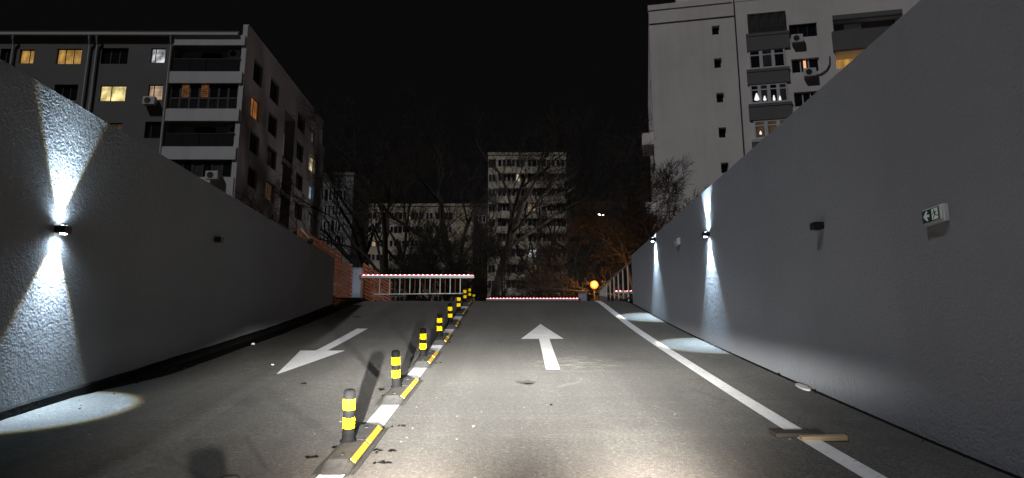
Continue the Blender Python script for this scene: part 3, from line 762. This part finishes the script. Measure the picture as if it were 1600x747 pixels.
# side windows
for box_, cols, lit in (((396, 97, 410, 133), (.5,), None), ((422, 126, 436, 161), (.5,), None), ((465, 180, 477, 206), (.5,), None), ((486, 204, 493, 224), (.5,), 'grey'),
        ((392, 153, 407, 187), (.5,), 'orange'), ((419, 179, 433, 212), (.5,), None), ((463, 224, 474, 252), (.5,), None), ((483, 244, 492, 269), (.5,), 'warm'),
        ((390, 208, 405, 241), (.5,), None), ((417, 231, 432, 263), (.5,), None), ((462, 272, 473, 297), (.5,), None), ((482, 289, 490, 312), (.5,), 'blue'),
        ((387, 263, 402, 294), (.5,), None), ((415, 285, 429, 314), (.5,), 'dim'), ((460, 317, 472, 343), (.5,), None), ((481, 333, 489, 354), (.5,), 'grey'), ((457, 362, 468, 384), (.5,), None)):
    window(Fs, Fs.rect(*box_), cols, (), M_FRAMED, LIT[lit] if lit else M_GLASS, .2)
# recessed stair bay with pale fins
ua, ub = Fs.uv(443, 215)[0], Fs.uv(460, 215)[0]
zb_, zt2 = 0, HB-2.2
Fs.holes.append((ua, ub, 1.0, zt2, .9))
slab(Fs, 'stair_bay_back', ua, ub, 1.0, zt2, .9, 1.0, M_LBF)
for k in range(7):
    z = 1.6+2.82*k
    if z+1.9 > zt2: break
    window(Fs, (ua+1.7, ub-.1, z, z+1.7), (.5,), (), M_FRAMED, M_GLASS, .75, False)
    slab(Fs, 'bay_panel', ua+.25, ua+1.1, z-.1, z+1.9, .3, .42, M_LBW)
    slab(Fs, 'bay_sill', ua, ub, z-.75, z-.35, .1, .88, M_LBF)
bm = B(); Ff.wall(bm, X1-X0, HB); raw_obj('front_wall', bm, M_LBF, rt)
bm = B(); Fs.wall(bm, Y1-Y0, HB+.9, .22); body(bm, X0, X1, Y0, Y1, 0, HB, ('+x', '-y')); raw_obj('side_wall', bm, M_LBS, rt)
slab(Fs, 'roof_parapet', 0, Y1-Y0, HB+.55, HB+.95, -.03, .3, M_LBS); slab(Fs, 'rear_stub', Y1-Y0+.003, Y1-Y0+1.1, 2, HB-1.6, -.0, 6, M_LBS)
slab(Ff, 'eaves_gutter', 0, uL+4.6, HB-.02, HB+.16, -.32, -.05, M_PIPE); slab(Ff, 'roof_edge', 0, uR-.5, HB+.165, HB+.30, -.25, 1, M_FRAMED)
for xp, yp in ((22, 80), (137, 110), (149, 110), (263, 130)):
    u = Ff.uv(xp, yp)[0]; o = obj('drainpipe', tube(B(), [(0, -.30, HB-.1), (0, -.26, HB-.35), (0, -.12, HB-.75), (0, -.12, 0)], .07, 8), M_PIPE); Ff.put(o, u, 0)
for (xa, ya), lb, d, s_ in (((227, 166), 'air conditioner on the dark facade under the peach lit window of the left block', -.42, 1), ((354, 87), 'air conditioner high in the top corner balcony of the left block', .25, 1), ((354, 206), 'air conditioner in the third corner balcony of the left block, above the pale panel', .25, 1), ((326, 283), 'air conditioner on the pale wall panel of the left block, just above the retaining wall', -.58, 1)):
    u, z = Ff.uv(xa, ya); ac_unit(Ff, u, z, lb, d)

# ---- right apartment block, turned eleven degrees
M_RB = stucco('warm_grey_render', (.72, .665, .65), 5, .003, .08, .3); M_RBP = stucco('dark_parapet_render', (.16, .157, .157), 8, .002, .08, .1)
ANG = R(-11.6)
c0 = at_y(1013.5, 17, 48.0)
rb = thing('apartment_building', 'pale grey apartment block on the right with small stair windows and glazed balconies', 'building', (c0.x, 48.0, 0), ANG)
bpy.context.view_layer.update()
F1 = Facade(rb, (0, 0, 0), (1, 0, 0)); F2 = Facade(rb, (0, 20, 0), (0, -1, 0))
HR = F1.uv(1014, 17)[1]
for y0, y1 in ((40, 54), (91, 106), (145, 160), (199, 215), (254, 270), (308, 322)):
    xo = 1112.5+(y0-40)*.0665; window(F1, F1.rect(xo, y0, xo+12, y1), (), (), M_FRAMEW, M_GLASS, .22, t=.05)
# balcony columns and windows beside them
def px(F, a, b, c, d): return F.rect(a, b, c, d)
balc = [((1168, 20, 1228, 51), 4, 0, M_FRAMED, None), ((1170, 77, 1227, 107), 3, 1, M_FRAMEW, None), ((1172, 131, 1231, 161), 4, 1, M_FRAMEW, None), ((1178, 187, 1236, 216), 3, 1, M_FRAMEW, 'dim'), ((1182, 240, 1240, 268), 3, 1, M_FRAMEW, None)]
for bx_, n, rw, fm, lit in balc:
    h = px(F1, *bx_); F1.holes.append((*h, 1.3))
    slab(F1, 'balcony_back', h[0], h[1], h[2], h[3], 1.3, 1.4, M_LOG)
    for a in range(n):
        ua = h[0]+(h[1]-h[0])*a/n; ub = h[0]+(h[1]-h[0])*(a+1)/n
        window(F1, (ua, ub, h[2], h[3]), (), (.72,) if rw else (), fm, (M_GLASS2 if (a % 2 or fm is M_FRAMED) else M_GLASS) if not lit else LIT[lit], -.06, False, .12)
for bx_ in ((1167, 51, 1230, 78), (1168, 107, 1230, 131), (1171, 161, 1234, 187), (1176, 216, 1238, 240)):
    h = px(F1, *bx_); slab(F1, 'balcony_parapet', h[0]-.05, h[1]+.15, h[2], h[3]-.25, -.10, -.004, M_RBP); slab(F1, 'balcony_slab', h[0]-.05, h[1]+.2, h[3]-.245, h[3]-.02, -.13, -.004, M_LOG if bx_[1] > 200 else M_RBP)
for bx_, lit in (((1301, 19, 1412, 47), None), ((1306, 77, 1400, 104), 'orange')):
    h = px(F1, *bx_); F1.holes.append((*h, 1.5)); slab(F1, 'balcony_back', h[0], h[1], h[2], h[3], 1.5, 1.6, LIT['amber'] if lit else M_RBP)
    if not lit:
        slab(F1, 'washing_line_towel', h[0]+1.0, h[0]+2.2, h[2]+.55, h[2]+1.0, .8, .83, M_LOG)
        slab(F1, 'balcony_slab', h[0], h[1], h[3]-.35, h[3]-.02, .002, .3, M_RBP)
h = px(F1, 1300, 47, 1405, 77); slab(F1, 'balcony_parapet', h[0], h[1], h[2], h[3], -.3, -.004, M_RBP)
window(F1, px(F1, 1233, 37, 1277, 58), (.33, .66), (), M_FRAMED, M_GLASS); window(F1, px(F1, 1237, 91, 1281, 113), (.33, .62), (), M_FRAMEW, M_GLASS, t=.08); window(F1, px(F1, 1241, 143, 1284, 166), (.33, .62), (), M_FRAMEW, M_GLASS, t=.08)
h = px(F1, 1256, 94, 1260, 110); slab(F1, 'lit_curtain_gap', h[0], h[1], h[2], h[3], .10, .118, emitm('curtain_gap_glow', (1, .42, .16), 1.1))
for n_, (a, b, c, d) in enumerate(((1178, 148, 1187, 160), (1192, 152, 1198, 160), (1207, 151, 1212, 160), (1216, 150, 1221, 160), (1186, 207, 1191, 213))):
    h = px(F1, a, b, c, d); o = obj('glowing_ornament', lathe(B(), [(.02, 0), ((h[1]-h[0])*.5, .08), ((h[1]-h[0])*.42, (h[3]-h[2])*.4), (.05, (h[3]-h[2]))], 8), emitm('ornament_glow', (.95, .97, 1), .9)); F1.put(o, (h[0]+h[1])/2, h[2]+.1, -.0); 
u, z = F1.uv(1236, 70); ac_unit(F1, u, z, 'air conditioner under the dark window near the top of the right block', -.42, .8, .62)
u, z = F1.uv(1255, 122.5); ac_unit(F1, u, z, 'air conditioner with a cable under the window with the orange strip', -.42, .85, .62)
o = obj('cable', tube(B(), [Vector((F1.uv(*q)[0]-F1.uv(1272, 118)[0], -.06, F1.uv(*q)[1]-F1.uv(1272, 118)[1])) for q in ((1272, 118), (1282, 116), (1291, 110), (1296, 101), (1296, 88))], .035, 6), M_FRAMED); F1.put(o, F1.uv(1272, 118)[0], F1.uv(1272, 118)[1])
us = F1.uv(1152, 100)[0]
slab(F1, 'expansion_joint', us, us+.09, 0, HR+1.4, -.035, -.004, M_FRAMED)
zc = F1.uv(1014, 38)[1]; slab(F1, 'cornice_joint', -.02, us-.02, zc-.07, zc+.03, -.03, -.003, M_FRAMED)
WR = 26
bm = B(); F1.wall(bm, WR, HR, .25); F2.wall(bm, 20, HR, .2); body(bm, 0, WR, 0, 20, 0, HR, ('-y', '-x')); raw_obj('wall', bm, M_RB, rb)
slab(F1, 'roof_parapet', -.06, us-.1, HR+.003, HR+.45, -.06, .4, M_RB); slab(F1, 'roof_parapet', us+.1, WR, HR+.003, HR+1.5, -.02, .5, M_RB); slab(F1, 'stair_head', us-4, us+9, HR+.01, HR+3.6, 3.5, 9, M_RB)
slab(F1, 'roof_edging', us+.1, WR, HR+.30, HR+.40, -.08, -.021, M_FRAMED)
for k in range(8):
    for j in range(3):
        window(F2, (3+6*j, 4.8+6*j, 1.5+2.85*k, 3.0+2.85*k), (.5,), (), M_FRAMEW, M_GLASS, -.03, False)
    if k in (3, 5): slab(F2, 'side_balcony', 15.6, 18.6, 1.0+2.85*k, 2.0+2.85*k, -.9, -.004, M_RB)

# ---- far blocks
def far_block(name_label, x0, x1, ytop, Y, dep, m, bands, lits, floor_px, y_first, nfl, fm=M_FRAMEW, extra=None):
    a = at_y(x0, ytop, Y); b = at_y(x1, ytop, Y); H = a.z
    r = thing('apartment_building', name_label, 'building', (a.x, Y, 0)); bpy.context.view_layer.update()
    F = Facade(r, (0, 0, 0), (1, 0, 0)); w = b.x-a.x
    zf = F.uv((x0+x1)/2, y_first)[1]; fh = zf-F.uv((x0+x1)/2, y_first+floor_px)[1]
    for k in range(nfl):
        z1 = zf-fh*k
        if z1 < 2: break
        for (ua, ub, n, hh, proud) in bands:
            p0, p1 = ua*w, ub*w
            hz = hh*fh
            if proud:
                slab(F, 'balcony_band', p0, p1, z1-fh+.03, z1-hz-.03, -.5, -.003, M_FARP)
            for q in range(n):
                lk = lits.get((k, round(ua, 2), q)); s_ = (p1-p0)/n
                if lk is None and random.random() < .06 and not proud: continue
                window(F, (p0+s_*q+.05, p0+s_*(q+1)-.05, z1-hz, z1), (.5,) if s_ > 1.3 else (), (), fm if random.random() < .8 else M_FRAMED, LIT[lk] if lk else random.choice((M_GLASS, M_GLASS, M_GLASS2)), -.10 if proud else -.04, False, .10)
    bm = B(); F.wall(bm, w, H); body(bm, 0, w, 0, dep, 0, H, ('-y',)); raw_obj('wall', bm, m, r)
    slab(F, 'roof_parapet', -.1, w+.1, H+.003, H+.5, -.1, .4, m)
    return r, F, w, H
M_FAR1 = stucco('far_beige_render', (.72, .63, .50), 3, .002, .12, .3); M_FARP = stucco('far_balcony_render', (.78, .69, .56), 3, .002, .15, .3)
M_FAR2 = stucco('far_ochre_render', (.68, .58, .45), 3, .002, .12, .3); M_FAR3 = stucco('far_dark_render', (.10, .095, .09), 3, .002, .1, .2); M_FAR4 = stucco('far_grey_render', (.30, .30, .29), 3, .002, .1, .2)
lt = {(1, .12, 4): 'warm', (3, .50, 0): 'peach', (3, .50, 1): 'peach', (3, .50, 2): 'peach', (6, .50, 0): 'white', (6, .50, 1): 'white', (6, .50, 2): 'grey', (7, .50, 0): 'warm', (7, .50, 1): 'peach', (7, .50, 2): 'dim', (8, .12, 1): 'grey', (9, .12, 2): 'grey'}
far_block('tall pale tower block in the centre with rows of balconies, several lit', 763, 884, 242, 122, 14, M_FAR1, [(.0, .10, 1, .55, False), (.12, .47, 6, .52, True), (.50, .99, 8, .52, True)], lt, 22.9, 249, 13)
lt = {(0, .33, 4): 'warm', (0, .70, 1): 'yellow', (2, .15, 1): 'peach', (4, .62, 2): 'white', (4, .62, 3): 'white', (7, .15, 3): 'warm'}
far_block('long low ochre block behind the bare trees left of the tower', 547, 738, 322, 126, 14, M_FAR2, [(.15, .30, 4, .48, False), (.33, .60, 8, .48, False), (.62, .68, 2, .48, False), (.70, .84, 4, .48, False)], lt, 21.5, 332, 12)
lt = {}
far_block('narrow grey block with a white gridded stair front beside the left block', 497, 553, 274, 100, 12, M_FAR4, [(.10, .42, 3, .74, False), (.43, .82, 4, .74, False)], lt, 24, 296, 9)
far_block('dark unlit block half hidden behind trees right of the tower', 884, 1012, 318, 150, 14, M_FAR3, [(.05, .3, 4, .5, False), (.36, .62, 4, .5, False), (.68, .95, 4, .5, False)], {(2, .36, 1): 'dim'}, 19, 330, 10, M_FRAMED)
far_block('dark gap block between the low ochre block and the tower', 739, 762, 322, 132, 14, M_FAR3, [(.15, .9, 3, .6, False)], {}, 21, 336, 9, M_FRAMEW)

# ---- street lamps
def street_lamp(p, h_extra, label, head_m, globe):
    r = thing('street_lamp', label, 'street lamp', (p.x, p.y, 0), 0)
    if globe:
        obj('pole', tube(B(), [(0, 0, 0), (0, 0, p.z-.16)], [.07, .05], 10), M_DARKM, r)
        bm = B(); bmesh.ops.create_uvsphere(bm, u_segments=16, v_segments=10, radius=globe, matrix=Matrix.Translation((0, 0, p.z))); obj('globe', bm, head_m, r, True)
        obj('globe_collar', lathe(B(), [(.10, 0), (.12, .05), (.08, .07)], 12, (0, 0, p.z-globe-.05)), M_DARKM, r)
    else:
        obj('pole', tube(B(), [(0, 0, 0), (0, 0, p.z-.2), (-.3, -.1, p.z+.05), (-1.0, -.4, p.z+.12)], [.09, .06, .05, .04], 10), M_DARKM, r)
        hd = obj('lamp_head', bbox(-.35, .35, -.13, .13, .0, .12, .03), M_DARKM, r); hd.location = (-1.2, -.5, p.z+.06); hd.rotation_euler = (R(8), R(6), R(22))
        o = obj('lamp_glass', bbox(-.30, .30, -.10, .10, -.09, -.002, .03), head_m, hd)
    return r
p = at_y(928.5, 445, 31.0); street_lamp(p, 0, 'glowing orange globe lamp just right of the far barrier cabinet', M_SODIUM, .20)
pl = bpy.data.lights.new('sodium_lamp_light', 'POINT'); pl.energy = 330; pl.color = (1, .42, .10); pl.shadow_soft_size = .22
po = bpy.data.objects.new('sodium_lamp_light', pl); COL.objects.link(po); po.location = p+Vector((0, -.32, .02))
p2 = at_y(939, 336, 58.0); street_lamp(p2+Vector((1.2, .5, 0)), 0, 'bright white street lamp high among the bare trees on the right', M_COOL, 0)
sl = bpy.data.lights.new('street_lamp_light', 'SPOT'); sl.energy = 2600; sl.color = (1, .90, .87); sl.spot_size = R(150); sl.spot_blend = .6; sl.shadow_soft_size = .3
s2 = bpy.data.objects.new('street_lamp_light', sl); COL.objects.link(s2); s2.location = p2+Vector((0, 0, -.15)); s2.rotation_euler = Vector((-.85, -.35, -.4)).to_track_quat('-Z', 'Y').to_euler()

# ------------------------------------------------------------------ bare trees
class TreeMesh:
    def __init__(s): s.v = []; s.f = []
    def seg(s, pts, rads, n):
        base = len(s.v)
        a = None
        for i, p in enumerate(pts):
            d = (pts[min(i+1, len(pts)-1)]-pts[max(i-1, 0)]).normalized()
            a = d.orthogonal().normalized() if a is None else (a-d*a.dot(d)).normalized()
            b = d.cross(a)
            for k in range(n):
                t = 2*math.pi*k/n; s.v.append(p+(a*math.cos(t)+b*math.sin(t))*rads[i])
        for i in range(len(pts)-1):
            for k in range(n):
                q = base+i*n; s.f.append((q+k, q+(k+1) % n, q+n+(k+1) % n, q+n+k))
    def obj(s, name, parent):
        me = bpy.data.meshes.new(name); me.from_pydata([tuple(v) for v in s.v], [], s.f); me.polygons.foreach_set('use_smooth', [True]*len(me.polygons)); return link(name, me, M_BARK, parent)
def grow_tree(root, H, r0, seed, lean=(0, 0), depth=5, spread=.62, first=.28, kids=(3, 4), up=.25, twig=.010, forks=0, mass=1.0):
    rnd = random.Random(seed); T = TreeMesh(); C = TreeMesh()
    def branch(p, d, L, r, lvl):
        n = 6 if lvl < 2 else 4 if lvl < 4 else 2
        pts = [p.copy()]; rad = [r]; q = p.copy(); dd = d.copy(); r1 = max(r*(.55 if lvl else .5), twig*.6)
        for i in range(n):
            dd = (dd+Vector((rnd.gauss(0, .13), rnd.gauss(0, .13), rnd.gauss(0, .09)+up*.10)) * (1 if lvl else .55)).normalized()
            q = q+dd*(L/n); pts.append(q.copy()); rad.append(r+(r1-r)*(i+1)/n)
        M = T if r > r0*.22 else C
        M.seg(pts, rad, 7 if lvl == 0 else 5 if lvl < 3 else 3)
        if lvl >= depth: return
        nk = rnd.randint(*kids)+(1 if lvl >= 2 else 0)+(1 if lvl == 0 else 0)
        for k in range(nk):
            t = (first if lvl == 0 else .22)+(1-(first if lvl == 0 else .22))*(k+rnd.uniform(.35, 1))/nk
            t = min(t, 1.0); x = t*n; i = min(int(x), n-1); w = x-i
            bp = pts[i].lerp(pts[i+1], w); rr = rad[i]+(rad[i+1]-rad[i])*w
            bd = (pts[i+1]-pts[i]).normalized(); ax = bd.orthogonal().normalized(); ax.rotate(Matrix.Rotation(rnd.uniform(0, 6.28)+k*2.4, 3, bd))
            ang = rnd.uniform(.55, 1.15)*spread*(1.15 if t < .8 else .6)
            nd = (bd*math.cos(ang)+ax*math.sin(ang)); nd.z += up*.35; nd.normalize()
            branch(bp, nd, L*rnd.uniform(.50, .78)*(1.08-.25*t), max(rr*rnd.uniform(.5, .72), twig), lvl+1)
    d0 = Vector((lean[0], lean[1], 1)).normalized()
    for k in range(1+forks):
        dk = d0.copy()
        if forks: dk = (d0+Vector((math.cos(k*2.5+seed)*.33, math.sin(k*2.5+seed)*.33, 0))).normalized()
        branch(Vector((0, 0, -.2)), dk, H*.52*(1 if k == 0 else .85), r0*(1 if k == 0 else .7), 0)
    T.obj('trunk', root); C.obj('crown', root)
    return T, C
def tree(px, Y, H, r0, seed, label, **kw):
    p = at_y(px, 470, Y); r = thing('bare_tree', label, 'tree', (p.x, Y, 0), 0, 'bare trees beyond the ramp'); grow_tree(r, H, r0, seed, **kw); return r
def tree_copy(src, px, Y, rz, sc, label):
    p = at_y(px, 470, Y); r = dup(src, (p.x, Y, 0), rz, label); r.scale = (sc,)*3; return r
tA = tree(768, 58, 27, .50, 3, 'tall thick trunked bare tree before the left edge of the tower', lean=(.03, 0), twig=.014, depth=6, spread=.62, kids=(3, 3), first=.3)
tB = tree(738, 62, 27, .48, 11, 'tall bare tree just left of the tower, its trunk leaning left', lean=(-.16, 0), twig=.014, depth=6, spread=.66, kids=(3, 3), first=.25)
tC = tree(612, 50, 19, .34, 23, 'forked bare tree in front of the left end of the low ochre block', twig=.013, depth=6, spread=.72, kids=(3, 3), first=.2, forks=1)
tD = tree(672, 46, 10.5, .16, 31, 'round bushy bare tree behind the left boom barrier', depth=6, spread=.8, kids=(3, 4), first=.12, forks=2, twig=.008)
tE = tree(784, 52, 11, .13, 41, 'slender bare tree in front of the lower floors of the tower', depth=6, spread=.6, kids=(3, 3), first=.35)
tF = tree(850, 50, 8.2, .10, 47, 'low bushy bare tree before the right half of the tower', depth=6, spread=.8, kids=(3, 3), first=.12, forks=2, twig=.008)
tG = tree(1006, 31, 8.8, .17, 53, 'spreading bare tree before the right block, rising over the right wall', lean=(.20, .02), depth=6, spread=.74, kids=(3, 4), first=.2, forks=2, up=.12, twig=.009)
tree_copy(tG, 1050, 34, .5, .9, 'smaller bare tree against the right block, right of the spreading one')
tree_copy(tA, 940, 74, 1.9, 1.08, 'tall bare tree behind the orange globe lamp')
tree_copy(tB, 985, 78, 2.7, 1.05, 'tall bare tree between the orange lamp and the right block')
tree_copy(tC, 900, 47, 2.2, .62, 'lower bare tree lit orange left of the globe lamp')
tree_copy(tC, 972, 44, .6, .66, 'lower bare tree lit orange behind the right railing')
tree_copy(tA, 575, 84, 4.2, 1.12, 'tall faint bare tree behind the end of the left block')
tree_copy(tB, 655, 88, 1.0, 1.08, 'tall faint bare tree rising behind the bushy one')
tree_copy(tA, 830, 96, 5.3, 1.10, 'tall faint bare tree rising behind the top of the tower trees')
tree_copy(tD, 700, 52, 2.0, .9, 'second round bushy bare tree left of the thick trunk')
tree_copy(tF, 920, 36, 1.0, 1.0, 'low bush lit orange beneath the globe lamp')
